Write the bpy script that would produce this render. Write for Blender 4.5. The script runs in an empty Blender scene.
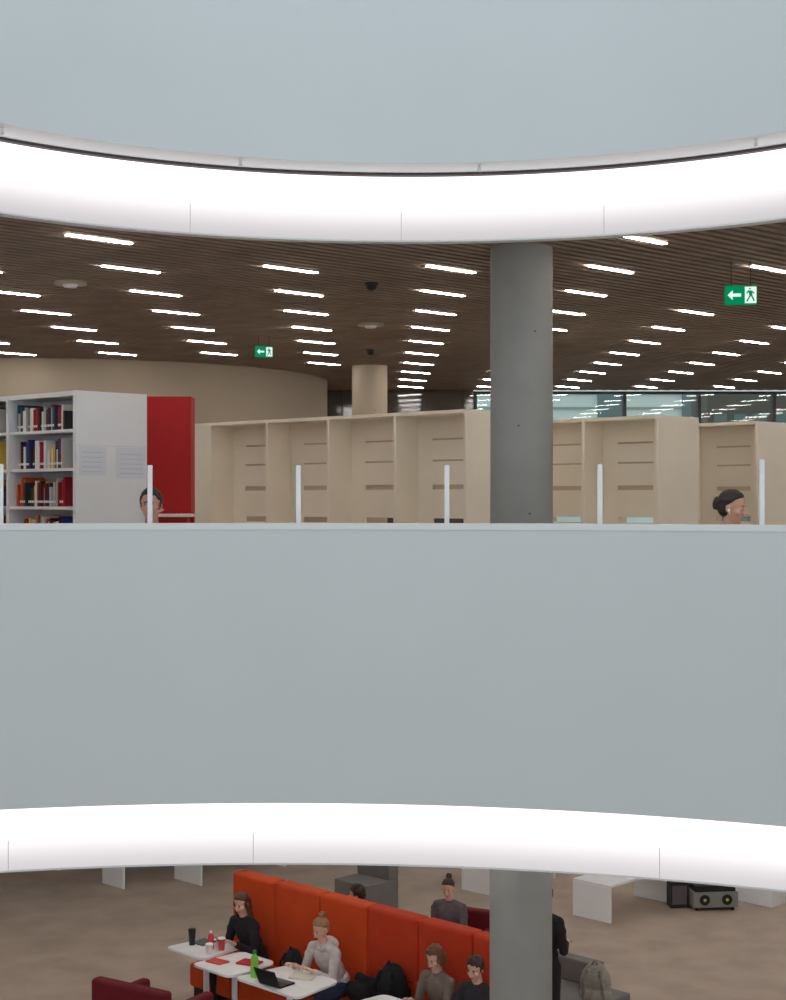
import bpy, bmesh, math, random
import numpy as np
from mathutils import Vector, Matrix, Euler
random.seed(7)
scene = bpy.context.scene
try:
    scene.view_settings.view_transform = 'Standard'
    scene.view_settings.look = 'None'
except Exception: pass

def srgb(r, g, b):
    f = lambda c: (c/255/12.92) if c/255 <= .04045 else ((c/255+.055)/1.055)**2.4
    return (f(r), f(g), f(b), 1)

MATS = {}
def mat(name, col, rough=.6, var=0, scale=8, bump=0, bscale=60, metal=0, spec=.4, dist=.02):
    if name in MATS: return MATS[name]
    m = bpy.data.materials.new(name); m.use_nodes = True
    nt = m.node_tree; b = nt.nodes['Principled BSDF']
    b.inputs['Roughness'].default_value = rough
    b.inputs['Metallic'].default_value = metal
    b.inputs['Specular IOR Level'].default_value = spec
    b.inputs['Base Color'].default_value = col
    tc = nt.nodes.new('ShaderNodeTexCoord')
    if var:
        n = nt.nodes.new('ShaderNodeTexNoise'); n.inputs['Scale'].default_value = scale; n.inputs['Detail'].default_value = 5
        nt.links.new(tc.outputs['Object'], n.inputs['Vector'])
        r = nt.nodes.new('ShaderNodeValToRGB')
        r.color_ramp.elements[0].position = .3; r.color_ramp.elements[1].position = .7
        r.color_ramp.elements[0].color = tuple(c*(1-var) for c in col[:3])+(1,)
        r.color_ramp.elements[1].color = tuple(min(1, c*(1+var)) for c in col[:3])+(1,)
        nt.links.new(n.outputs['Fac'], r.inputs['Fac']); nt.links.new(r.outputs['Color'], b.inputs['Base Color'])
    if bump:
        n2 = nt.nodes.new('ShaderNodeTexNoise'); n2.inputs['Scale'].default_value = bscale; n2.inputs['Detail'].default_value = 4
        nt.links.new(tc.outputs['Object'], n2.inputs['Vector'])
        bp = nt.nodes.new('ShaderNodeBump'); bp.inputs['Strength'].default_value = bump; bp.inputs['Distance'].default_value = dist
        nt.links.new(n2.outputs['Fac'], bp.inputs['Height']); nt.links.new(bp.outputs['Normal'], b.inputs['Normal'])
    MATS[name] = m; return m

def emis(name, col, strength):
    if name in MATS: return MATS[name]
    m = bpy.data.materials.new(name); m.use_nodes = True
    nt = m.node_tree; nt.nodes.clear()
    o = nt.nodes.new('ShaderNodeOutputMaterial'); e = nt.nodes.new('ShaderNodeEmission')
    e.inputs[0].default_value = col; e.inputs[1].default_value = strength
    nt.links.new(e.outputs[0], o.inputs[0]); MATS[name] = m; return m

class MB:
    def __init__(s): s.v = []; s.f = []; s.mi = []; s.mats = []
    def m(s, mt):
        if mt not in s.mats: s.mats.append(mt)
        return s.mats.index(mt)
    def add(s, vs, fs, mt, M=None):
        k = len(s.v)
        for v in vs:
            v = Vector(v)
            if M is not None: v = M @ v
            s.v.append(tuple(v))
        i = s.m(mt)
        for f in fs: s.f.append(tuple(k+a for a in f)); s.mi.append(i)
    def box(s, x0, x1, y0, y1, z0, z1, mt, M=None):
        vs = [(x, y, z) for z in (z0, z1) for y in (y0, y1) for x in (x0, x1)]
        fs = [(0,2,3,1), (4,5,7,6), (0,1,5,4), (2,6,7,3), (0,4,6,2), (1,3,7,5)]
        s.add(vs, fs, mt, M)
    def cyl(s, p0, p1, r0, r1, mt, n=20, M=None):
        p0 = Vector(p0); p1 = Vector(p1); d = (p1-p0).normalized()
        a = d.orthogonal().normalized(); b = d.cross(a)
        vs = []
        for p, r in ((p0, r0), (p1, r1)):
            for i in range(n):
                t = 2*math.pi*i/n; vs.append(p+(a*math.cos(t)+b*math.sin(t))*r)
        fs = [(i, (i+1) % n, n+(i+1) % n, n+i) for i in range(n)]
        fs.append(tuple(reversed(range(n)))); fs.append(tuple(range(n, 2*n)))
        s.add(vs, fs, mt, M)
    def ell(s, c, r, mt, M=None, nu=16, nv=10):
        vs = [(c[0], c[1], c[2]-r[2])]
        for j in range(1, nv):
            ph = -math.pi/2+math.pi*j/nv
            for i in range(nu):
                t = 2*math.pi*i/nu
                vs.append((c[0]+r[0]*math.cos(ph)*math.cos(t), c[1]+r[1]*math.cos(ph)*math.sin(t), c[2]+r[2]*math.sin(ph)))
        vs.append((c[0], c[1], c[2]+r[2])); L = len(vs)-1; fs = []
        for i in range(nu):
            fs.append((0, 1+(i+1) % nu, 1+i)); fs.append((L, L-nu+i, L-nu+(i+1) % nu))
            for j in range(nv-2):
                a = 1+j*nu
                fs.append((a+i, a+(i+1) % nu, a+nu+(i+1) % nu, a+nu+i))
        s.add(vs, fs, mt, M)
    def prism(s, pts, z0, z1, mt, M=None):
        n = len(pts)
        vs = [(p[0], p[1], z0) for p in pts]+[(p[0], p[1], z1) for p in pts]
        fs = [tuple(reversed(range(n))), tuple(range(n, 2*n))]+[(i, (i+1) % n, n+(i+1) % n, n+i) for i in range(n)]
        s.add(vs, fs, mt, M)
    def build(s, name, loc=(0,0,0), rz=0, bevel=0, smooth=False, parent=None, seg=2):
        me = bpy.data.meshes.new(name); me.from_pydata(s.v, [], s.f)
        for mt in s.mats: me.materials.append(mt)
        me.polygons.foreach_set('material_index', s.mi)
        bm = bmesh.new(); bm.from_mesh(me); bmesh.ops.recalc_face_normals(bm, faces=bm.faces); bm.to_mesh(me); bm.free()
        o = bpy.data.objects.new(name, me); scene.collection.objects.link(o)
        o.location = loc; o.rotation_euler = (0, 0, rz)
        if smooth:
            me.polygons.foreach_set('use_smooth', [True]*len(me.polygons))
            me.set_sharp_from_angle(angle=math.radians(35))
        if bevel:
            b = o.modifiers.new('bevel', 'BEVEL'); b.width = bevel; b.segments = seg; b.limit_method = 'ANGLE'
        if parent: o.parent = parent
        return o

# ------------------------------------------------------------------ constants
EYE = 1.2
FF = 4.2
LOW = -FF                 # lower floor level
CEIL = 3.1
UC, UR = (.12, 7.05), 3.3       # upper opening
MC, MR = (-.75, 3.0), 6.97      # middle opening
TAIL = -3.0
RZ = math.radians(-44.2)        # the furniture grid is turned to the atrium
D = Vector((math.cos(RZ), math.sin(RZ))); NB = Vector((-math.sin(RZ), math.cos(RZ)))  # NB points away

# ------------------------------------------------------------------ materials
M_wall = mat('painted_parapet', srgb(220,225,226), .55, .012, 1.2, .03, 25)
M_cap = mat('parapet_cap', srgb(236,238,238), .45)
M_dark = mat('dark_gap', srgb(96,88,92), .8)
M_seam = mat('panel_seam', srgb(222,216,222), .6)
M_slat = mat('wood_slat', srgb(150,130,115), .6, .18, 3)
M_void = mat('ceiling_void', srgb(48,43,40), .9)
M_conc = mat('concrete', srgb(150,149,145), .75, .07, 3, .15, 40)
M_beige = mat('beige_laminate', srgb(244,235,218), .55, .03, 2)
M_white = mat('white_laminate', srgb(238,238,240), .45, .02, 2)
M_core = mat('core_wall_paint', srgb(184,170,150), .7, .03, 1)
M_carpet = mat('mid_floor', srgb(166,154,142), .8, .1, 5)
M_floor = mat('stone_floor', srgb(174,156,140), .6, .13, 2.2, .05, 30)
M_red = mat('red_panel', srgb(180,24,28), .6, .05, 3)
M_orange = mat('orange_fabric', srgb(206,72,22), .85, .06, 5, .2, 120)
M_orange2 = mat('orange_fabric_dark', srgb(190,56,22), .85, .06, 5, .2, 120)
M_crim = mat('crimson_fabric', srgb(108,18,32), .85, .08, 5, .2, 120)
M_grey = mat('grey_fabric', srgb(122,118,116), .9, .08, 6, .2, 120)
M_black = mat('black_plastic', srgb(25,25,27), .5)
M_steel = mat('steel', srgb(150,150,150), .35, metal=.8)
M_paper = mat('paper', srgb(240,240,238), .7)
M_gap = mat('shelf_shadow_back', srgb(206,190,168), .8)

def band_mat(name, ztop, zbot, s_top, s_bot):
    m = bpy.data.materials.new(name); m.use_nodes = True
    nt = m.node_tree; nt.nodes.clear()
    o = nt.nodes.new('ShaderNodeOutputMaterial'); e = nt.nodes.new('ShaderNodeEmission')
    g = nt.nodes.new('ShaderNodeNewGeometry'); sp = nt.nodes.new('ShaderNodeSeparateXYZ')
    nt.links.new(g.outputs['Position'], sp.inputs[0])
    mr = nt.nodes.new('ShaderNodeMapRange'); mr.interpolation_type = 'SMOOTHSTEP'
    mr.inputs['From Min'].default_value = zbot-.02; mr.inputs['From Max'].default_value = ztop+.02
    mr.inputs['To Min'].default_value = s_bot; mr.inputs['To Max'].default_value = s_top
    nt.links.new(sp.outputs['Z'], mr.inputs['Value'])
    e.inputs[0].default_value = (1, .95, .965, 1)
    nt.links.new(mr.outputs[0], e.inputs[1]); nt.links.new(e.outputs[0], o.inputs[0]); return m

# ------------------------------------------------------------------ curve sweep
def path(C, R, n=120, y_end=TAIL):
    P = [((C[0]-R, y_end), (-1, 0)), ((C[0]-R, (y_end+C[1])/2), (-1, 0))]
    for i in range(n+1):
        a = math.pi*(1-i/n); P.append(((C[0]+R*math.cos(a), C[1]+R*math.sin(a)), (math.cos(a), math.sin(a))))
    P += [((C[0]+R, (y_end+C[1])/2), (1, 0)), ((C[0]+R, y_end), (1, 0))]
    return P
def sweep(mb, C, R, prof, mt, n=120):
    P = path(C, R, n); k = len(prof); vs = []; fs = []
    for (b, N) in P:
        for (o, z) in prof: vs.append((b[0]+N[0]*o, b[1]+N[1]*o, z))
    for i in range(len(P)-1):
        for j in range(k):
            a = i*k+j; b2 = i*k+(j+1) % k
            fs.append((a, b2, b2+k, a+k))
    fs.append(tuple(range(k))); fs.append(tuple(range((len(P)-1)*k, len(P)*k)))
    mb.add(vs, fs, mt)
def rect(o0, o1, z0, z1): return [(o0, z0), (o0, z1), (o1, z1), (o1, z0)]

def parapet(level, C, R, nm):
    z = level
    mb = MB()
    sweep(mb, C, R, [(0, z-.75), (0, z+1.01), (.15, z+1.01), (.15, z-.25), (.42, z-.25), (.42, z-.75)], M_wall)
    mb.build('wall_parapet_'+nm, smooth=True)
    mb = MB(); sweep(mb, C, R, rect(-.004, .156, z+1.01, z+1.05), M_cap)
    mb.build('trim_parapet_cap_'+nm, smooth=True)
    return z
def light_band(level, C, R, nm, seams, st, sb):
    z = level; mb = MB()
    zt, zb = z-.775, z-1.21
    bm_ = band_mat('light_band_'+nm, zt, zb, st, sb)
    sweep(mb, C, R, rect(.33, .36, zb, zt), bm_)
    sweep(mb, C, R, rect(.345, .42, zt, z-.75), M_dark)
    sweep(mb, C, R, rect(.325, .42, zb-.012, zb), M_cap)
    sweep(mb, C, R, rect(.31, .345, z-.768, z-.756), M_dark)
    for a in seams:
        t = math.radians(a)
        c = Vector((C[0]+(R+.329)*math.sin(t), C[1]+(R+.329)*math.cos(t), 0))
        Mx = Matrix.Translation(c) @ Matrix.Rotation(-t, 4, 'Z')
        mb.box(-.002, .002, .0, .004, zb, zt-.24, M_seam, Mx)
    mb.build('light_band_'+nm, smooth=True)
parapet(FF, UC, UR, 'upper'); parapet(0, MC, MR, 'middle')
light_band(FF, UC, UR, 'upper', [-68,-46,-24,-1,21,43,65], 1.75, .64)
light_band(0, MC, MR, 'middle', [-26.4,-13.9,-1.4,19.6,32], 1.75, .68)
# small soffit clips
mb = MB()
for a in (-19.4, 7.8, 39.2, -47):
    t = math.radians(a); r = UR+.1
    x, y = UC[0]+r*math.sin(t), UC[1]+r*math.cos(t)
    mb.cyl((x, y, 3.449), (x, y, 3.42), .012, .012, M_cap, 10); mb.ell((x, y, 3.415), (.017, .017, .01), M_cap)
mb.build('soffit_clip', smooth=True)

# ------------------------------------------------------------------ slabs
BX0, BX1, BY1 = -16.0, 17.2, 27.3
def slab(nm, C, R, o, z0, z1, mbot, mtop):
    P = path(C, R); mb = MB(); n = len(P); inn = []; out = []
    for b, N in P:
        x, y = b[0]+N[0]*o, b[1]+N[1]*o; inn.append((x, y))
        ts = []
        if N[0] < -1e-6: ts.append((BX0-x)/N[0])
        if N[0] > 1e-6: ts.append((BX1-x)/N[0])
        if N[1] > 1e-6: ts.append((BY1-y)/N[1])
        t = min(ts); out.append((x+N[0]*t, y+N[1]*t))
    fs = [(i, i+1, n+i+1, n+i) for i in range(n-1)]
    mb.add([(x, y, z0) for x, y in inn]+[(x, y, z0) for x, y in out], fs, mbot)
    mb.add([(x, y, z1) for x, y in inn]+[(x, y, z1) for x, y in out], fs, mtop)
    mb.add([(x, y, z0) for x, y in inn]+[(x, y, z1) for x, y in inn], fs, mbot)
    mb.add([(x, y, z0) for x, y in out]+[(x, y, z1) for x, y in out], fs, M_white)
    return mb.build(nm)
slab('ceiling_slab_upper', UC, UR, .421, 3.3, FF, M_void, M_carpet)
slab('floor_middle', MC, MR, .421, -.9, 0, M_void, M_carpet)
mb = MB(); mb.box(-24, 24, -8, 32, LOW-.2, LOW, M_floor); mb.build('floor_lower')
mb = MB()
mb.box(-16, -15.8, -4, 29, LOW, CEIL+.2, M_core); mb.build('wall_left_unseen')  # unseen side wall, added to stop sky light leaking into the floors
mb = MB(); mb.box(17, 17.2, -4, 29, LOW, CEIL+.2, M_core); mb.build('wall_right_unseen')  # unseen opposite side, likewise added to shut out sky light
mb = MB(); mb.box(-16, 17, 28, 28.2, LOW, -.9, M_core); mb.build('wall_back_lower_unseen')  # unseen, added to close the lower level against sky light
M_frame = mat('window_frame', srgb(62,62,62), .5)
mb = MB(); mb.box(-16, 1.4, 27, 27.2, 0, CEIL+.19, mat('dark_glazed_wall', srgb(92,84,76), .06, spec=.8))
for i in range(5): mb.box(-1.6+i*.7, -1.57+i*.7, 26.97, 27, 0, CEIL, M_frame)
mb.build('wall_back_middle')

# slatted timber ceiling, clipped round the opening
def in_region(x, y, C, R, o):
    if y < -2 or y > 26.9 or x < -15.7 or x > 16.9: return False
    if y > C[1]: return (x-C[0])**2+(y-C[1])**2 > (R+o)**2
    return abs(x-C[0]) > R+o
def slats(name, C, R, o, z, mt, step=.125):
    mb = MB(); a = math.radians(44); u = Vector((math.cos(a), math.sin(a))); w = Vector((-u.y, u.x))
    k = -26.0
    while k < 30:
        t = -20.0; start = None
        while t < 45:
            p = u*t+w*k; ins = in_region(p.x, p.y, C, R, o) and in_region(*(p+w*.05), C, R, o) and in_region(*(p-w*.05), C, R, o)
            if ins and start is None: start = t
            if (not ins) and start is not None:
                if t-start > .1:
                    Mx = Matrix.Translation((w.x*k, w.y*k, 0)) @ Matrix.Rotation(a, 4, 'Z')
                    mb.box(start, t-.05, -.035, .035, z, z+.07, mt, Mx)
                start = None
            t += .05
        k += step
    mb.build(name)
slats('ceiling_slats_middle', UC, UR, .38, CEIL, M_slat)

# recessed light sticks
E_rod = emis('lamp_tube', (1, .95, .90, 1), 43)
def rods(name, C, R, z, off=()):
    mb = MB()
    for i in range(-6, 8):
        for n in range(-6, 10):
            if (i, n) in off: continue
            y = 12.75+1.4725*n; x = .477+1.316*i-.0135*(y-12.75)
            if not in_region(x, y, C, R, .75) or y < 1: continue
            if y > 26.2 or (x+4.95)**2+(y-24.75)**2 < 4.4**2: continue
            Mx = Matrix.Translation((x, y, z)) @ Matrix.Rotation(math.radians(44), 4, 'Z')
            mb.box(-.275, .275, -.021, .021, -.006, 0, E_rod, Mx)
    mb.build(name)
rods('ceiling_light_sticks', UC, UR, CEIL-.002, off={(2,1),(-1,-1),(0,-1)})
rods('ceiling_light_sticks.001', MC, MR, -1.0)  # lower-floor lamps out of view, added to light that level

# ------------------------------------------------------------------ columns
def column(x, y, z0, z1, r=.235, m=M_conc):
    mb = MB(); mb.cyl((0,0,0), (0,0,z1-z0), r, r, m, 64)
    if z1 > 0:
        for (a, h) in ((-100, 1.75), (-80, 1.1), (-70, 2.45)):
            t = math.radians(a); p = Vector((math.cos(t)*r, math.sin(t)*r, h)); q = Vector((math.cos(t), math.sin(t), 0))
            mb.cyl(p-q*.01, p+q*.002, .008, .008, M_dark, 10)
    mb.build('concrete_column', (x, y, z0), smooth=True)
column(.97, 11.7, 0, 3.28); column(.965, 11.7, LOW, -.9)
column(-.33, 22, 0, 3.28, .25, M_core)

# round core wall
mb = MB()
n = 96; vs = []; 
for i in range(n):
    t = 2*math.pi*i/n; vs.append((-5.05+4*math.cos(t), 24.75+4*math.sin(t)))
mb.prism([p for p in vs], 0, 3.28, M_core); mb.build('wall_round_core', smooth=True)

# ------------------------------------------------------------------ window wall + outside building
def glassmat():
    m = bpy.data.materials.new('window_glass'); m.use_nodes = True; nt = m.node_tree; nt.nodes.clear()
    o = nt.nodes.new('ShaderNodeOutputMaterial'); mx = nt.nodes.new('ShaderNodeMixShader')
    t = nt.nodes.new('ShaderNodeBsdfTransparent'); g = nt.nodes.new('ShaderNodeBsdfGlossy'); fr = nt.nodes.new('ShaderNodeFresnel')
    g.inputs['Roughness'].default_value = .02; fr.inputs['IOR'].default_value = 1.5
    t.inputs[0].default_value = (.86, .92, .90, 1)
    nt.links.new(fr.outputs[0], mx.inputs[0]); nt.links.new(t.outputs[0], mx.inputs[1]); nt.links.new(g.outputs[0], mx.inputs[2])
    nt.links.new(mx.outputs[0], o.inputs[0]); return m
M_glass = glassmat()
k = 0
x = 1.4
for w in (1.3,)*12:
    k += 1
    mb = MB()
    mb.box(x, x+.06, 26.95, 27.15, 0, 3.09, M_frame); mb.box(x+.06, x+w, 26.97, 27.13, 0, .12, M_frame)
    mb.box(x+.06, x+w, 26.97, 27.13, 3.05, 3.09, M_frame)
    mb.box(x+.06, x+w, 27.03, 27.05, .12, 3.05, M_glass)
    mb.build('window_%d' % k)
    x += w
# neighbouring building
mb = MB(); Mb1 = mat('facade_render', srgb(240,245,240), .8, .03, 2); Mb2 = mat('facade_glass', srgb(120,138,138), .2); Mb3 = mat('facade_dark', srgb(110,100,94), .7)
mb.box(0, 30, 44, 50, LOW, 9, Mb1)
for j in range(32):
    mb.box(0, 30, 43.95, 44, LOW+j*.42, LOW+j*.42+.06, mat('facade_joint', srgb(170,178,174), .7))
for i in range(12):
    for lv in range(3):
        mb.box(1+i*2.4, 1.7+i*2.4, 43.9, 44.05, LOW+1.4+lv*4, LOW+5.0+lv*4-.6, Mb2)
mb.build('neighbouring_building')
mb = MB(); mb.box(7.3, 9.3, 36, 38, LOW, 3.7, Mb3)
for j in range(9):
    for i in range(4): mb.box(7.45+i*.46, 7.75+i*.46, 35.97, 36.01, LOW+.5+j*.8, LOW+1.0+j*.8, Mb2)
mb.build('annex_building')
mb = MB(); mb.box(-20, 40, 32.01, 60, LOW-.2, LOW-.02, mat('outside_paving', srgb(190,190,185), .9)); mb.build('ground_outside')

# ------------------------------------------------------------------ shelves
Hs = 2.1
mb = MB(); dep = .72; L = 2.06
mb.box(-L, 0, 0, dep, 2.06, 2.1, M_white)
for xx in (-.04, -1.05, -L): mb.box(xx, xx+.04, 0, dep, 0, 2.06, M_white)
mb.box(-L+.04, -.04, dep/2-.01, dep/2+.01, .05, 2.06, M_white)
for z in (1.78, 1.46, 1.14, .82, .5, .18, .0):
    for (a, b) in ((-1.01, -.04), (-L+.04, -1.05)): mb.box(a, b, .01, dep-.01, z-.02, z+.005, M_white)
M_note = mat('notice_paper', srgb(228,229,236), .7)
mb.box(.0, .004, .03, .30, 1.40, 1.64, M_note); mb.box(.0, .004, .40, .70, 1.38, 1.64, M_note)
M_ink = mat('notice_ink', srgb(206,208,218), .7)
for k2 in range(5):
    mb.box(.004, .005, .06, .26, 1.43+k2*.04, 1.437+k2*.04, M_ink); mb.box(.004, .005, .43, .67, 1.42+k2*.04, 1.427+k2*.04, M_ink)
mb.box(.0, .0015, 0, dep, 1.648, 1.653, M_seam)
mb.build('library_bookcase', (-2.6, 12.7, 0), RZ)
mb = MB()
cols = [(190,40,45),(230,228,220),(235,235,235),(40,60,120),(205,90,50),(60,60,66),(190,190,185),(150,30,50),(215,180,80),(50,80,100),(245,245,240),(90,30,40),(235,232,225),(170,40,50),(70,40,40)]
bms = [mat('book_%d' % i, srgb(*c), .5) for i, c in enumerate(cols)]
for bi, (a, b) in enumerate(((-.99, -.06), (-2.0, -1.07))):
    for z in (1.786, 1.466, 1.146, .826, .506):
        xx = a+.03+random.random()*.12; grp = random.choice(bms)
        while xx < b-.12-random.random()*.1:
            w = random.uniform(.012, .034); h = random.uniform(.15, .25)
            if random.random() < .75: grp = random.choice(bms)
            mb.box(xx, xx+w-.001, random.uniform(.03, .06), .26, z, z+h, grp)
            mb.box(xx+.003, xx+w-.004, .0285, .03, z+.03, z+.05, M_paper)
            xx += w
            if random.random() < .08: xx += .05
mb.build('library_books', (-2.6, 12.7, 0), RZ)

def carrel(name, loc, nb, dep, extra=0):
    mb = MB(); L = nb*1.0+extra
    mb.box(-L, 0, 0, dep, Hs-.035, Hs, M_beige)
    xs = [-.03]+[-i*1.0 for i in range(1, nb+1)]
    for xx in xs: mb.box(xx, xx+.035, 0, dep, 0, Hs-.035, M_beige)
    if extra: mb.box(-L, -nb, 0, .035, 0, Hs-.035, M_beige); mb.box(-L, -L+.035, .035, dep, 0, Hs-.035, M_beige)
    yb = min(dep-.03, .34)
    for i in range(nb):
        a, b = -(i+1)+.035, -i-(.03 if i == 0 else 0)
        w = b-a; s0, s1 = a+w*.22, a+w*.72
        cuts = [(.52,.56),(.95,1.01),(1.31,1.36),(1.60,1.618),(1.82,1.838)]
        mb.box(a, s0, yb, yb+.02, 0, Hs-.035, M_beige); mb.box(s1, b, yb, yb+.02, 0, Hs-.035, M_beige)
        zc = 0
        for (c0, c1) in cuts+[(Hs-.035, 9)]:
            mb.box(s0, s1, yb, yb+.02, zc, c0, M_beige); zc = c1
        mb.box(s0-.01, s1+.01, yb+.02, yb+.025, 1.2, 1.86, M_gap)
        mb.box(a, b, .0, yb, 0, .08, M_beige)
        mb.box(a, b, .02, yb, .72, .745, M_beige)
    return mb.build(name, loc, RZ)
carrel('study_shelf_unit', (.72, 15.33, 0), 4, .38, .28)
carrel('study_shelf_unit.001', (2.80, 16.4, 0), 2, .78)
carrel('study_shelf_unit.002', (4.15, 17.66, 0), 1, .8)
mb = MB(); mb.box(-.6, 0, 0, .3, 0, 2.19, M_red); mb.box(-.6, .03, -.03, 0, .0, 1.08, M_red); mb.box(-.6, .04, -.3, -.03, 1.04, 1.07, M_beige); mb.box(-.56,.0,-.26,-.03,0,1.04,M_red)
mb.build('red_partition', (-1.93, 14.8, 0), 0, .004)

# ------------------------------------------------------------------ desk counter with dividers
mb = MB(); sweep(mb, MC, MR, rect(.17, .8, .72, .75), M_beige); 
for a in range(-70, 75, 14):
    t = math.radians(a); c = (MC[0]+(MR+.48)*math.sin(t), MC[1]+(MR+.48)*math.cos(t), 0)
    mb.box(-.02, .02, -.28, .28, 0, .72, M_beige, Matrix.Translation(c) @ Matrix.Rotation(-t, 4, 'Z'))
mb.build('desk_counter', smooth=True)
M_div = mat('divider_white', srgb(244,246,248), .35)
div = [(-2.53,10.0),(-1.61,10.27),(-.63,10.32),(.357,10.28),(1.335,10.0),(2.29,9.62)]
for i, (x, y) in enumerate(div):
    mb = MB()
    mb.box(-.016, .016, -.05, .05, .755, 1.43+(.02 if i > 4 else 0), M_div)
    mb.box(-.03, .03, -.07, .07, .75, .757, M_div)
    mb.build('desk_divider' if i == 0 else 'desk_divider.%03d' % i, (x, y, 0), -math.atan2(x, y)*.9, .004)

# ------------------------------------------------------------------ exit signs + ceiling devices
M_sg = emis('exit_green', (.0, .28, .11, 1), .9); M_sw = emis('exit_white', (.8, 1, .88, 1), 1.0)
def exit_sign(name, loc, rz, s=1):
    mb = MB(); w, h = .25*s, .15*s
    mb.box(-w/2, w/2, -.012, .012, 0, h, M_sg)
    y = -.0145
    def tri(pts, m): mb.add([(p[0]*s, y, p[1]*s) for p in pts], [tuple(range(len(pts)))], m)
    tri([(-.105,.075),(-.065,.115),(-.065,.035)], M_sw); tri([(-.066,.088),(.0,.088),(.0,.062),(-.066,.062)], M_sw)
    tri([(.03,.01),(.12,.01),(.12,.14),(.03,.14)], M_sw)
    y = -.016
    tri([(.062,.118),(.076,.118),(.076,.13),(.062,.13)], M_sg); tri([(.055,.112),(.085,.108),(.09,.07),(.065,.07)], M_sg)
    tri([(.066,.072),(.08,.072),(.05,.02),(.04,.026)], M_sg); tri([(.075,.072),(.088,.072),(.108,.03),(.098,.022)], M_sg)
    tri([(.055,.112),(.04,.09),(.046,.085),(.062,.1)], M_sg); tri([(.085,.108),(.106,.09),(.1,.083),(.084,.095)], M_sg)
    mb.cyl((-w*.3, 0, h), (-w*.3, 0, CEIL-loc[2]+.01), .003, .003, M_void, 8); mb.cyl((w*.3, 0, h), (w*.3, 0, CEIL-loc[2]+.01), .003, .003, M_void, 8)
    mb.build(name, loc, rz)
exit_sign('exit_sign', (2.76, 12.3, 2.75), math.radians(-6)); exit_sign('exit_sign.001', (-1.5, 18.0, 2.86), .35, .82)
for i, (x, y) in enumerate(((-2.81, 13.5), (-.24, 16.7))):
    mb = MB(); mb.cyl((0,0,0), (0,0,-.025), .14, .14, M_core, 32); mb.cyl((0,0,-.025), (0,0,-.05), .07, .05, M_white, 24)
    mb.build('ceiling_access_point' + ('' if i == 0 else '.001'), (x, y, CEIL), 0, smooth=True)
for i, (x, y) in enumerate(((-.19, 13.57), (-.28, 19.6))):
    mb = MB(); mb.cyl((0,0,0), (0,0,-.02), .06, .06, M_black, 24)
    for q in range(6):
        a0 = q*math.pi/12; a1 = (q+1)*math.pi/12
        mb.cyl((0,0,-.02-.05*math.sin(a0)), (0,0,-.02-.05*math.sin(a1)), .05*math.cos(a0), max(.05*math.cos(a1), .002), M_black, 24)
    mb.build('dome_camera' + ('' if i == 0 else '.001'), (x, y, CEIL), smooth=True)

# ------------------------------------------------------------------ remeshed organic builder
def organic(name, prims, mats, loc, rz, voxel=.006, smooth=3, scale=1):
    mb = MB(); dm = M_black
    for p in prims:
        if p[0] == 'c':
            _, a, ra, b, rb, tg = p; a = Vector(a); b = Vector(b)
            if (b-a).length > 1e-4: mb.cyl(a, b, ra, rb, dm, 16)
            mb.ell(a, (ra,)*3, dm, nu=16, nv=10); mb.ell(b, (rb,)*3, dm, nu=16, nv=10)
        else:
            _, c, r, R, tg = p
            mb.ell((0,0,0), r, dm, Matrix.Translation(c) @ R.to_4x4(), 20, 12)
    o = mb.build(name+'_raw'); o.modifiers.new('r', 'REMESH'); r = o.modifiers['r']; r.mode = 'VOXEL'; r.voxel_size = voxel; r.use_smooth_shade = True
    sm = o.modifiers.new('s', 'SMOOTH'); sm.factor = .5; sm.iterations = smooth
    dg = bpy.context.evaluated_depsgraph_get(); me = bpy.data.meshes.new_from_object(o.evaluated_get(dg))
    bpy.data.objects.remove(o)
    nf = len(me.polygons); cen = np.zeros(nf*3); me.polygons.foreach_get('center', cen); cen = cen.reshape(-1, 3)
    best = np.full(nf, 1e9); tag = np.zeros(nf, int); tags = list(mats.keys())
    for p in prims:
        if p[0] == 'c':
            _, a, ra, b, rb, tg = p; a = np.array(a); b = np.array(b); d = b-a; L = max(d@d, 1e-9)
            t = np.clip(((cen-a)@d)/L, 0, 1); q = a+t[:, None]*d; s = np.linalg.norm(cen-q, axis=1)-(ra+t*(rb-ra))
        else:
            _, c, r, R, tg = p; Rn = np.array(R); l = (cen-np.array(c))@Rn; r = np.array(r)
            k0 = np.linalg.norm(l/r, axis=1); k1 = np.linalg.norm(l/(r*r), axis=1)+1e-9; s = k0*(k0-1)/k1
        u = s < best; best[u] = s[u]; tag[u] = tags.index(tg)
    me.materials.clear()
    for t in tags: me.materials.append(mats[t])
    me.polygons.foreach_set('material_index', tag.astype(np.int32)); me.polygons.foreach_set('use_smooth', [True]*nf)
    ob = bpy.data.objects.new(name, me); scene.collection.objects.link(ob); ob.location = loc; ob.rotation_euler = (0, 0, rz); ob.scale = (scale,)*3
    return ob

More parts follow.
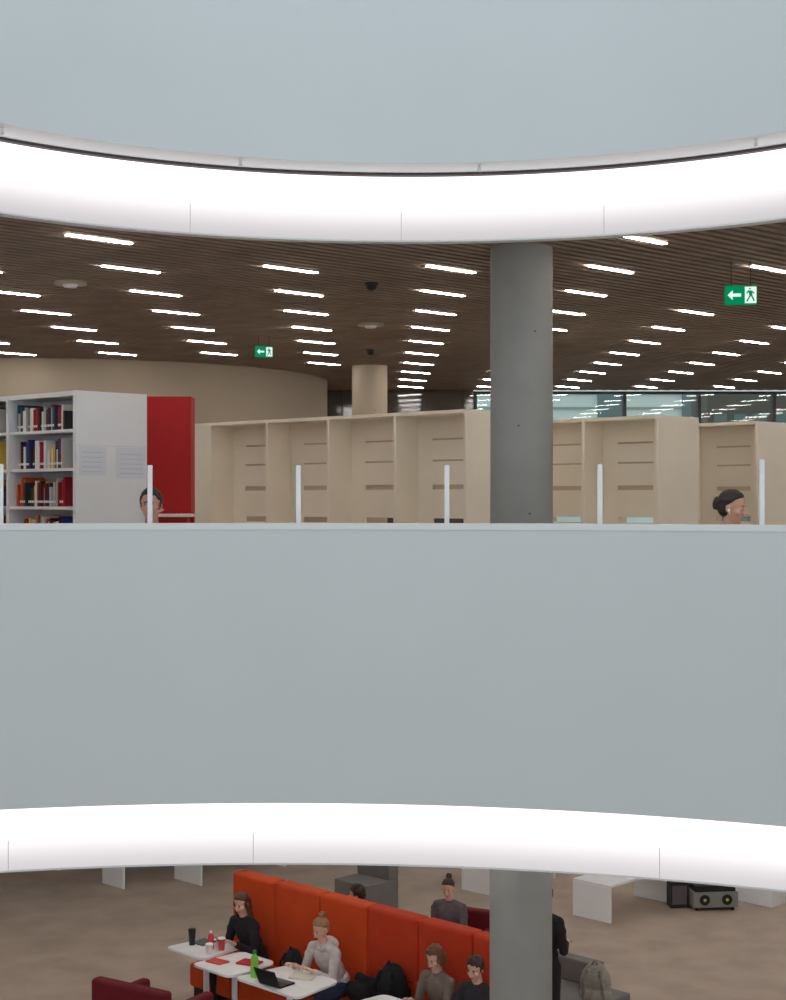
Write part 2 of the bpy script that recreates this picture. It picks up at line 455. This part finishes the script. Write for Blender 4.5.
I3 = Matrix.Identity(3)
def V(*a): return Vector(a)
def ik(S, T, l1, l2, pole):
    d = T-S; L = min(d.length, (l1+l2)*.985); u = d.normalized(); T = S+u*L
    a = (l1*l1-l2*l2+L*L)/(2*L); h = math.sqrt(max(l1*l1-a*a, 0))
    pl = (pole-u*pole.dot(u)).normalized(); return S+u*a+pl*h, T
def hand(P, Wp, u, side, curl=.5):
    u = u.normalized(); v = V(0,0,1); v = (v-u*v.dot(u))
    v = v.normalized() if v.length > .05 else V(0,1,0)
    w = u.cross(v)*side
    for k in (-.022, 0, .022): P.append(('c', Wp+w*k*.5, .019, Wp+u*.075+w*k, .0125, 'skin'))
    for i, (off, ln) in enumerate(((-.033,.85),(-.011,1),(.011,.94),(.033,.74))):
        p = Wp+u*.078+w*off; dr = (u+w*off*5).normalized()
        for j, sl in enumerate((.038, .028, .02)):
            a = curl*(j+.6); q = p+(dr*math.cos(a)-v*math.sin(a))*sl*ln
            P.append(('c', p, .0092-.0008*j, q, .0086-.0009*j, 'skin')); p = q
    p = Wp+u*.022-w*.022; q = p+(u*.62-w*.72-v*.25).normalized()*.042; r = q+(u*.92-w*.2-v*.3).normalized()*.032
    P.append(('c', p, .0135, q, .0105, 'skin')); P.append(('c', q, .0105, r, .0085, 'skin'))
def person(name, loc, rz, top, hairc, pants=(35,38,48), skin=(214,168,146), hair='short', seat=.45, lean=.12,
           pitch=-.35, yaw=0, hands=((.16,.42,.80),(-.16,.42,.80)), stand=False, bulk=1, hood=False, scale=1, shoe=(40,38,40), extra=None, kneespread=.1):
    P = []; B = bulk
    hz = .93 if stand else seat+.095
    pel = V(0,0,hz); ll = lean
    abd = pel+V(0, ll*.35, .17); ch = pel+V(0, ll*.85, .33); nb = pel+V(0, ll*1.15, .47)
    R1 = Matrix.Rotation(-ll*1.2, 3, 'X')
    P.append(('e', pel+V(0,-.01,.0), (.17*B,.125*B,.115), I3, 'pants'))
    P.append(('e', pel+V(0,0,.08), (.155*B,.12*B,.11), I3, 'top'))
    P.append(('e', abd, (.142*B,.112*B,.15), R1, 'top'))
    P.append(('e', ch, (.162*B,.118*B,.165), R1, 'top'))
    rr0 = random.Random(len(name)*7+int(top[0]))
    for k in range(5):
        zz = rr0.uniform(.06, .3); s_ = rr0.choice((-1, 1))
        P.append(('c', pel+V(-.10*s_, .07+ll*zz, zz), .035, pel+V(.09*s_, .085+ll*zz, zz-.05), .03, 'top'))
    Sh = []
    for s in (1, -1):
        Sp = nb+V(.168*s*B, 0, -.055); Sh.append(Sp)
        P.append(('c', nb+V(.03*s,-.005,-.015), .052, Sp, .056*B, 'top'))
        P.append(('c', ch+V(.08*s,0,.04), .09, Sp+V(-.03*s,0,-.03), .058, 'top'))
    hc = nb+V(0, .03+abs(pitch)*.05*(1 if pitch < 0 else -1), .17)
    P.append(('c', nb+V(0,-.01,-.02), .06, nb+V(0,.0,.012), .056, 'top'))
    P.append(('c', nb, .05, hc+V(0,-.015,-.05), .046, 'skin'))
    if hood:
        P.append(('e', nb+V(0,-.085,.0), (.12,.06,.07), I3, 'top')); P.append(('c', nb+V(.07,-.03,.02), .035, nb+V(.03,.06,-.04), .025, 'top')); P.append(('c', nb+V(-.07,-.03,.02), .035, nb+V(-.03,.06,-.04), .025, 'top'))
    for i, s in enumerate((1, -1)):
        T = V(*hands[i])
        E, T = ik(Sh[i], T, .285, .25, V(.32*s, -.35, -.9))
        P.append(('c', Sh[i], .056*B, E, .045*B, 'top'))
        P.append(('c', Sh[i].lerp(E, .3)+V(.01*s,0,0), .054*B, Sh[i].lerp(E, .45), .05*B, 'top'))
        mid = E.lerp(T, .9); P.append(('c', E, .047*B, mid, .034*B, 'top'))
        P.append(('c', E.lerp(T, .8), .026, T, .022, 'skin'))
        hand(P, T, (T-E), s)
    if stand:
        for s in (1, -1):
            P.append(('c', pel+V(.085*s,0,-.04), .1*B, V(.1*s,.02,.5), .064, 'pants')); P.append(('c', V(.1*s,.02,.5), .062, V(.11*s,-.01,.09), .044, 'pants'))
            P.append(('c', V(.11*s,-.02,.045), .042, V(.12*s,.14,.035), .034, 'shoe'))
    else:
        for s in (1, -1):
            K = V((.08+kneespread)*s, .43, seat+.07)
            P.append(('c', pel+V(.085*s,.02,-.005), .098*B, K, .064, 'pants')); A = V((.09+kneespread)*s, .40, .1)
            P.append(('c', K, .062, A, .043, 'pants')); P.append(('c', A+V(0,-.02,-.05), .042, A+V(.01*s,.15,-.062), .034, 'shoe'))
    H = Matrix.Rotation(yaw, 3, 'Z') @ Matrix.Rotation(pitch, 3, 'X')
    def h(c): return hc+H @ V(*c)
    def e(c, r, t, R=I3): P.append(('e', h(c), r, H @ R, t))
    def cc(a, ra, b, rb, t): P.append(('c', h(a), ra, h(b), rb, t))
    e((0,-.014,.026), (.070,.088,.082), 'skin'); e((0,.02,-.03), (.056,.062,.084), 'skin'); e((0,.046,-.09), (.028,.028,.024), 'skin')
    e((.034,.048,-.028), (.026,.026,.026), 'skin'); e((-.034,.048,-.028), (.026,.026,.026), 'skin')
    cc((0,.080,.014), .008, (0,.104,-.024), .011, 'skin'); e((.011,.090,-.028), (.009,.01,.008), 'skin'); e((-.011,.090,-.028), (.009,.01,.008), 'skin')
    for s in (1, -1):
        if hair != 'curly': e((.070*s,-.008,-.014), (.009,.017,.028), 'skin')
        e((.027*s,.0755,.002), (.0125,.0095,.0055), 'eyew'); e((.027*s,.0805,.002), (.0062,.0058,.0058), 'eye')
        e((.029*s,.0775,.020), (.015,.0065,.0035), 'brow')
    e((0,.0805,-.060), (.019,.008,.0055), 'lip')
    rr = random.Random(int(hairc[0])*3+len(hair)+int(top[1]))
    def scalp(az, el, k=1.0): return V(.072*k*math.cos(el)*math.sin(az), -.014+.090*k*math.cos(el)*math.cos(az), .026+.084*k*math.sin(el))
    def strand(az0, el0, az1, el1, rad, k0=1.0, k1=1.03, n=4, rend=None):
        last = None
        for i in range(n+1):
            t = i/n; p = scalp(az0+(az1-az0)*t, el0+(el1-el0)*t, k0+(k1-k0)*t)
            if last is not None: P.append(('c', h(last), rad, h(p), rad if rend is None else rad+(rend-rad)*t, 'hair'))
            last = p
    e((0,-.026,.039), (.0735,.087,.080), 'hair'); e((0,-.045,-.01), (.068,.062,.07), 'hair')
    if hair == 'short':
        for k in range(36):
            az = rr.uniform(-1.5, 1.5); el = rr.uniform(.62, .76)+.12*math.cos(az*2) if abs(az) < .9 else rr.uniform(.2, .7)
            strand(az, el, az*.6+rr.uniform(-.3,.3), el+.75, .012, .99, 1.04, 3)
        for k in range(12): strand(-.85+1.7*k/11, .72+.1*math.cos(k*.9), (-.85+1.7*k/11)*.7+.2, 1.45, .012, .99, 1.03, 3)
        for s in (1, -1):
            for k in range(6): strand(s*(1.25+.12*k), .25+.04*k, s*(1.5+.2*k), -.25, .011, 1.0, 1.0, 2)
            cc((.069*s,.014,.01), .008, (.068*s,.012,-.015), .005, 'hair')
    elif hair == 'curly':
        for k in range(130):
            az = rr.uniform(-math.pi, math.pi); el = rr.uniform(-.9, 1.5)
            if abs(az) < .85 and el < .72: continue
            p = scalp(az, el, rr.uniform(1.03, 1.16))
            if p.y > .03 and p.z < .07: continue
            P.append(('c', h(p), rr.uniform(.012,.018), h(p+V(rr.uniform(-.02,.02), rr.uniform(-.02,.01), rr.uniform(-.03,.0))), .009, 'hair'))
        for k in range(14): strand(-.9+1.8*k/13, .74, (-.9+1.8*k/13)*1.3, 1.3, .013, .99, 1.06, 3)
        for s in (1, -1):
            for k in range(8): cc((.072*s,.01-.012*k,.0), .015, (.075*s+rr.uniform(-.01,.01),.02-.014*k,-.07-.004*k), .011, 'hair')
    else:
        for k in range(34):
            az = -1.55+3.1*k/33; el = .80-.55*(abs(az)/1.55)**2
            strand(az, el, az+(1.5 if az > 0 else -1.5)*(.35+.65*abs(az)/1.55), el*.5+.55, .0105, .985, 1.03, 4)
            strand(az*.8, el+.15, az*1.1, 1.45, .0105, .99, 1.03, 3)
        for s in (1, -1):
            for k in range(7): strand(s*(1.3+.1*k), .35-.03*k, s*2.6, .1-.05*k, .011, 1.0, 1.03, 3)
    if hair == 'bun':
        for k in range(14):
            a = k*.9; cc((.022*math.cos(a), -.08+.02*math.sin(a), .105+.002*k), .016, (.022*math.cos(a+.9), -.08+.02*math.sin(a+.9), .107+.002*k), .014, 'hair')
    if hair == 'lowbun':
        e((0,-.11,.004), (.042,.034,.046), 'hair')
        for k in range(10):
            a = k*.7; cc((.026*math.cos(a), -.118, .004+.030*math.sin(a)), .017, (.026*math.cos(a+.7), -.12, .004+.030*math.sin(a+.7)), .017, 'hair')
        for s in (1, -1): e((.079*s,.0,-.022), (.008,.008,.008), 'white'); cc((.079*s,.004,-.025), .004, (.076*s,.014,-.05), .004, 'white')
    if hair == 'long':
        for s in (1, -1):
            for k in range(7):
                x = .070-.006*k; y = .02-.018*k
                cc((x*s,y,.02), .014, ((.080-.004*k)*s,y+.0,-.09), .013, 'hair'); cc(((.080-.004*k)*s,y,-.09), .013, ((.075+rr.uniform(-.01,.01))*s,y+.02,-.22+rr.uniform(-.02,.02)), .006, 'hair')
        for k in range(7): cc((-.045+.015*k,-.09,0), .022, (-.05+.017*k,-.085,-.2+rr.uniform(-.02,.02)), .012, 'hair')
    if extra: extra(P, h, nb, pel)
    nm = name.replace('.', '_')
    mats = {'top': mat(nm+'_top', srgb(*top), .9, .14, 14, .5, 20), 'pants': mat(nm+'_pants', srgb(*pants), .9, .1, 14, .4, 26),
            'skin': mat('skin_%d_%d' % (skin[0], skin[1]), srgb(*skin), .5, .04, 20), 'hair': mat(nm+'_hair', srgb(*hairc), .45, .35, 70, .3, 90, dist=.005),
            'brow': mat(nm+'_brow', srgb(*(int(c*.6+50) for c in hairc)), .8),
            'eyew': mat('eye_white', srgb(190,176,168), .3), 'eye': mat('eye_iris', srgb(46,32,26), .3), 'lip': mat('lip', srgb(184,112,102), .5),
            'shoe': mat(nm+'_shoe', srgb(*shoe), .6), 'white': M_paper}
    return organic(name, P, mats, loc, rz, .005, 2, scale)

SO = Vector((-1.74, 17.27))+D*.15   # far end of the orange sofa
def S(d, n): p = SO+D*d-NB*n; return (p.x, p.y, LOW)
FN = math.atan2(-NB.y, -NB.x)-math.pi/2      # facing away from the sofa back
mb = MB(); nP = 6; pw = .70
for i in range(nP):
    x0 = i*pw
    mb.box(x0+.006, x0+pw-.006, -.2, 0, .12, 1.32, M_orange if i < 3 else M_orange2)
    mb.box(x0+.006, x0+pw-.006, -.8, -.205, .2, .45, M_orange if i < 3 else M_orange2)
sofa = mb.build('orange_high_back_sofa', (SO.x, SO.y, LOW), RZ, .035, seg=4)
mb = MB(); mb.box(.02, nP*pw-.02, -.74, -.04, 0, .2, M_black); fr = mb.build('plinth'); fr.parent = sofa

person('seated_woman', S(.60,.38), FN, (36,32,38), (84,54,42), hair='long', pitch=-.36, yaw=.3, lean=.13, hands=((.14,.40,.82),(-.16,.42,.82)), pants=(30,34,50), scale=.97)
person('seated_woman.001', S(1.88,.40), FN, (200,188,184), (150,112,78), hair='bun', pitch=-.42, yaw=.1, lean=.16, hood=True, hands=((.16,.46,.82),(-.12,.46,.82)), pants=(50,60,84), scale=.96)
person('seated_woman.002', S(3.32,.36), FN, (120,106,96), (106,68,48), hair='curly', pitch=-.42, yaw=.1, lean=.10, hands=((.10,.40,.80),(-.1,.42,.80)), scale=.95)
person('seated_man', S(3.84,.38), FN, (50,46,52), (46,36,30), hair='short', pitch=-.32, yaw=.2, lean=.1, bulk=1.06, hands=((.15,.44,.82),(-.12,.44,.82)), scale=.96)
person('seated_man.001', (-.36, 16.72, LOW), math.radians(20), (64,62,68), (46,36,30), hair='short', pitch=-.25, yaw=1.0, lean=.05, hands=((.16,.35,.66),(-.16,.35,.66)), scale=.95)
person('seated_woman.003', (.66, 17.25, LOW), math.radians(152), (100,90,94), (60,42,34), hair='bun', pitch=-.3, yaw=.2, lean=.06, hands=((.10,.34,.76),(-.12,.34,.76)), scale=.93)
mb = MB(); mb.box(-.12, .12, -.15, .15, 0, .004, M_paper, Matrix.Rotation(.7, 4, 'X')); mb.build('reading_paper', (.47, 16.82, LOW+.79), math.radians(150))
def shirt_print(P, h, nb, pel):
    for k in range(5): P.append(('e', nb+V(-.10+.035*k, -.1, -.22), (.013,.02,.03), I3, 'white'))
person('standing_person', (1.47, 15.1, LOW), math.radians(-35), (34,32,36), (46,36,32), hair='short', stand=True, pitch=-.1, lean=.0, hands=((.12,.24,1.08),(-.12,.24,1.08)), extra=shirt_print, pants=(34,32,38), scale=.975)
# middle level readers
person('reading_man', (-1.675, 10.93, 0), math.radians(178), (60,62,70), (48,38,32), hair='short', pitch=-.06, lean=.12, hands=((.14,.36,.84),(-.03,.25,1.03)), seat=.46, scale=.98, skin=(200,152,130))
person('reading_woman', (2.12, 10.30, 0), math.radians(-140), (40,40,46), (50,38,34), hair='lowbun', pitch=-.20, yaw=math.radians(20), lean=.12, seat=.46, scale=.965, hands=((.16,.40,.84),(-.16,.40,.84)), skin=(208,160,140))

def chair(name, loc, rz, m=M_black, h=.45):
    mb = MB(); mb.box(-.22, .22, -.2, .24, h-.04, h, m); mb.box(-.2, .2, -.25, -.215, h+.12, h+.40, m)
    for sx in (-.19, .19):
        mb.cyl((sx,.2,0), (sx,.2,h-.04), .012, .012, M_steel, 10); mb.cyl((sx,-.22,0), (sx,-.22,h+.3), .012, .012, M_steel, 10)
    mb.build(name, loc, rz, .008)
chair('reading_chair', (-1.675, 10.95, 0), math.pi, h=.42); chair('reading_chair.001', (2.12, 10.30, 0), math.radians(-140), h=.42)

# --- cafe tables
def rtrap(w0, w1, d, r=.09, n=6):
    c = [(-w0/2, -d/2), (w0/2, -d/2), (w1/2, d/2), (-w1/2, d/2)]; pts = []
    for i in range(4):
        p = Vector(c[i]); a = (Vector(c[i-1])-p).normalized(); b = (Vector(c[(i+1) % 4])-p).normalized()
        s, e_ = p+a*r, p+b*r
        for k in range(n+1):
            t = k/n; q = s*(1-t)**2+p*2*t*(1-t)+e_*t*t; pts.append((q.x, q.y))
    return pts
def table(name, d, n, w0, w1, dp):
    mb = MB(); mb.prism(rtrap(w0, w1, dp), .728, .75, M_white)
    mb.cyl((0,0,.03), (0,0,.728), .03, .03, M_white, 20); mb.cyl((0,0,0), (0,0,.03), .22, .2, M_white, 32)
    mb.cyl((0,0,.7), (0,0,.728), .1, .1, M_white, 20)
    p = S(d, n); mb.build(name, p, RZ, smooth=True)
table('cafe_table', .50, .96, .62, .50, .60); table('cafe_table.001', 1.15, 1.12, .60, .54, .64)
table('cafe_table.002', 1.95, 1.10, .92, .74, .64); table('cafe_table.003', 3.3, 1.06, .9, .8, .60)
TZ = LOW+.75
def onT(d, n): p = SO+D*d-NB*n; return (p.x, p.y, TZ+.001)
def sheet(name, d, n, w, h, rz, m=M_paper, t=.002, z=0):
    mb = MB(); mb.box(-w/2, w/2, -h/2, h/2, 0, t, m); q = onT(d, n); mb.build(name, (q[0], q[1], q[2]+z), RZ+rz)
sheet('paper_sheet', .48, 1.1, .21, .25, .3); sheet('paper_sheet.001', 1.02, .96, .21, .28, -.2); sheet('paper_sheet.002', 1.18, 1.30, .3, .21, .1)
sheet('paper_sheet.003', 1.74, .94, .21, .29, .2); sheet('paper_sheet.004', 2.24, 1.06, .2, .28, -.2); sheet('red_notebook', 1.26, 1.02, .22, .17, .3, mat('red_cover', srgb(190,30,40), .5), .015)
sheet('red_notebook.001', 1.0, 1.22, .2, .14, .1, mat('red_cover2', srgb(205,60,60), .5), .012); sheet('paper_sheet.005', 3.1, .94, .21, .29, .2); sheet('notebook', .36, .88, .18, .2, .1, mat('grey_cover', srgb(90,92,98), .5), .012)
sheet('paper_sheet.006', 3.55, .94, .21, .29, -.3); sheet('open_book', 1.98, .95, .24, .18, .5, mat('book_page', srgb(226,220,206), .7), .018)
def bottle(name, d, n, r, h, col, cap, clear=False):
    mb = MB(); m = mat(name+'_m', srgb(*col), .25); c = mat(name+'_c', srgb(*cap), .4)
    pr = [(0, r*.9), (.02, r), (h*.45, r), (h*.5, r*.92), (h*.62, r), (h*.75, r*.8), (h*.88, r*.38)]
    for (a, ra), (b, rb) in zip(pr, pr[1:]): mb.cyl((0,0,a), (0,0,b), ra, rb, m, 24)
    mb.cyl((0,0,h*.88), (0,0,h), r*.42, r*.42, c, 20); mb.build(name, onT(d, n), 0, smooth=True)
bottle('green_bottle', 1.64, 1.28, .04, .26, (130,200,70), (60,130,40)); bottle('red_bottle', .60, .98, .032, .19, (215,70,70), (240,240,240))
def cup(name, d, n, r, h, body, lid):
    mb = MB(); mb.cyl((0,0,0), (0,0,h*.45), r*.75, r*.88, mat(name+'_b', srgb(*body), .5), 24); mb.cyl((0,0,h*.45), (0,0,h*.9), r*.88, r, mat(name+'_b2', srgb(*body), .5), 24)
    mb.cyl((0,0,h*.9), (0,0,h*.95), r*1.06, r*1.06, mat(name+'_l', srgb(*lid), .4), 24); mb.cyl((0,0,h*.95), (0,0,h), r*.9, r*.86, mat(name+'_l', srgb(*lid), .4), 24)
    mb.build(name, onT(d, n), 0, smooth=True)
cup('travel_mug', .34, 1.02, .04, .17, (34,34,40), (20,20,22)); cup('paper_cup', .70, .92, .04, .13, (200,70,60), (240,240,240)); cup('paper_cup.001', .70, 1.08, .04, .10, (235,225,215), (250,250,250))
mb = MB(); mb.box(-.14, .14, -.1, .1, 0, .016, M_black); mb.box(-.13, .13, .02, .09, .016, .018, M_dark)
Mx = Matrix.Translation((0,-.10,.012)) @ Matrix.Rotation(math.radians(25), 4, 'X'); mb.box(-.14, .14, -.008, 0, 0, .18, M_black, Mx)
q = onT(1.95, 1.26); mb.build('laptop', q, RZ+math.radians(4), .003)

# --- bags
def bag(name, loc, rz, col, s=1):
    P = [('e', V(0,0,.22), (.17,.12,.2), I3, 'b'), ('e', V(0,.02,.1), (.18,.13,.1), I3, 'b'), ('e', V(0,-.1,.14), (.13,.07,.11), I3, 'p'), ('e', V(0,0,.36), (.11,.08,.07), I3, 'b')]
    for s_ in (1, -1): P += [('c', V(.07*s_,.09,.36), .018, V(.1*s_,.15,.24), .018, 'p'), ('c', V(.1*s_,.15,.24), .018, V(.11*s_,.1,.06), .018, 'p')]
    P += [('c', V(-.03,.04,.42), .011, V(0,.05,.46), .011, 'p'), ('c', V(0,.05,.46), .011, V(.03,.04,.42), .011, 'p'), ('c', V(-.1,-.14,.24), .008, V(.1,-.14,.24), .008, 'p')]
    m1 = mat(name+'_a', srgb(*col), .9, .15, 20, .4, 30); m2 = mat(name+'_b', srgb(*(int(c*.8) for c in col)), .9, .15, 20, .4, 30)
    return organic(name, P, {'b': m1, 'p': m2}, loc, rz, .008, 3, s)
p = S(2.66, .40); bag('black_backpack', (p[0], p[1], LOW+.455), FN, (26,26,30), 1.06)
bag('black_handbag', (S(1.25,.42)[0], S(1.25,.42)[1], LOW+.455), FN, (40,38,44), .75)
P = [('e', V(0,0,.1), (.17,.16,.1), I3, 'b'), ('e', V(.08,.05,.14), (.09,.11,.1), I3, 'b'), ('c', V(-.1,-.05,.13), .06, V(-.15,.08,.05), .05, 'b'), ('c', V(.0,.08,.18), .05, V(.08,.12,.05), .05, 'b'), ('c', V(-.1,.06,.2), .05, V(.06,.0,.22), .04, 'b')]
p = S(2.26, .42); organic('black_coat', P, {'b': mat('coat', srgb(24,24,28), .9, .1, 20, .6, 20)}, (p[0], p[1], LOW+.46), RZ, .008, 3)

# --- armchairs
def armchair(name, loc, rz, m, hb=.76, w=.42):
    mb = MB(); mb.box(-w+.12, w-.12, -.28, .34, .12, .42, m); mb.box(-w, w, -.42, -.285, .1, hb, m)
    mb.box(-w, -w+.115, -.28, .34, .1, .62, m); mb.box(w-.115, w, -.28, .34, .1, .62, m)
    o = mb.build(name, loc, rz, .035, seg=4)
    mb = MB()
    for sx in (-w+.08, w-.08):
        for sy in (-.34, .26): mb.cyl((sx,sy,0), (sx,sy,.12), .018, .022, M_black, 12)
    q = mb.build('legs'); q.parent = o; return o
armchair('crimson_armchair', (-2.30, 15.02, LOW), math.radians(-32), M_crim, .80, .46)
armchair('crimson_armchair.001', (.66, 17.27, LOW), math.radians(152), M_crim, .78)
mb = MB(); mb.cyl((0,0,.03), (0,0,.42), .22, .22, M_grey, 40); mb.cyl((0,0,0), (0,0,.03), .2, .2, M_black, 40); mb.build('grey_pouf', (-.36, 16.75, LOW), 0, .03)
mb = MB(); mb.box(-.3, .3, -.3, .3, .03, .42, M_grey); mb.box(-.3, .3, .12, .3, .42, .7, M_grey); mb.box(-.26, .26, -.26, .26, 0, .03, M_black); mb.build('grey_lounge_seat', (-.35, 20.4, LOW), RZ, .04, seg=4)
mb = MB(); mb.box(-.75, .22, -.35, .35, 0, .34, M_white); mb.box(-.73, .20, -.33, .33, .34, .44, M_grey); mb.box(-.75, -.15, .2, .36, .441, .68, M_grey)
mb.build('grey_lounge_bench', (2.02, 15.5, LOW), RZ, .015)
bag('grey_backpack', (2.0, 15.30, LOW+.442), math.radians(160), (150,144,134), .92)
def bench(name, x, y, L, h=.48, w=.6):
    mb = MB(); mb.box(0, w, 0, L, h-.03, h, M_white); mb.box(0, w, 0, .03, 0, h-.03, M_white); mb.box(0, w, L-.03, L, 0, h-.03, M_white)
    mb.build(name, (x, y, LOW), RZ, .004)
bench('white_bench', 2.34, 20.17, 1.4); bench('white_bench.001', -4.1, 21.85, 1.4, .75, .5); bench('white_bench.002', -3.12, 22.1, 1.6, .75); bench('white_bench.003', -5.3, 23.0, 1.3, .75); bench('white_bench.004', .95, 21.5, 1.4, .75, .55)
bag('dark_handbag', (3.1, 20.55, LOW+.482), 0, (60,48,42), .5)
mb = MB(); My = mat('yellow_label', srgb(215,205,60), .5); Mg = mat('machine_grey', srgb(135,135,130), .4)
mb.box(-.3, .3, -.2, .2, .05, .25, Mg); mb.box(-.27, .27, -.18, .18, .25, .33, M_black)
for sx in (-.15, .15): mb.cyl((sx,-.21,.15), (sx,-.2,.15), .07, .07, M_black, 24); mb.cyl((sx,-.215,.15), (sx,-.21,.15), .02, .02, My, 20)
mb.cyl((-.24,0,.33), (-.24,0,.38), .012, .012, M_black, 8); mb.cyl((.24,0,.33), (.24,0,.38), .012, .012, M_black, 8); mb.cyl((-.24,0,.38), (.24,0,.38), .014, .014, M_black, 8)
for sx in (-.24, .24):
    for sy in (-.14, .14): mb.cyl((sx-.015,sy,.04), (sx+.015,sy,.04), .04, .04, M_black, 16)
mb.build('cleaning_machine', (4.22, 20.55, LOW), .1, .008)
mb = MB(); mb.box(-.12, .12, -.1, .1, 0, .34, M_black); mb.box(-.1,.1,-.105,-.1,.05,.3,M_dark); mb.build('black_case', (3.78, 20.6, LOW), .1, .02)
mb = MB(); mb.box(0, .55, 0, .03, 0, .42, M_white); mb.box(0, .55, .03, .35, .39, .42, M_white); mb.box(.52, .55, .03, .35, 0, .39, M_white); mb.build('white_side_table', (4.62, 20.9, LOW), RZ, .004)

# ------------------------------------------------------------------ world + camera
w = bpy.data.worlds.new('sky'); scene.world = w; w.use_nodes = True
bg = w.node_tree.nodes['Background']; bg.inputs[0].default_value = (.82, .925, .99, 1); bg.inputs[1].default_value = 1.04
cam = bpy.data.cameras.new('camera'); co = bpy.data.objects.new('camera', cam); scene.collection.objects.link(co)
co.location = (0, 0, EYE); co.rotation_euler = (math.radians(90), 0, 0)
cam.sensor_width = 36; cam.sensor_fit = 'AUTO'; cam.lens = 1550*36/1000; cam.clip_end = 300
scene.camera = co
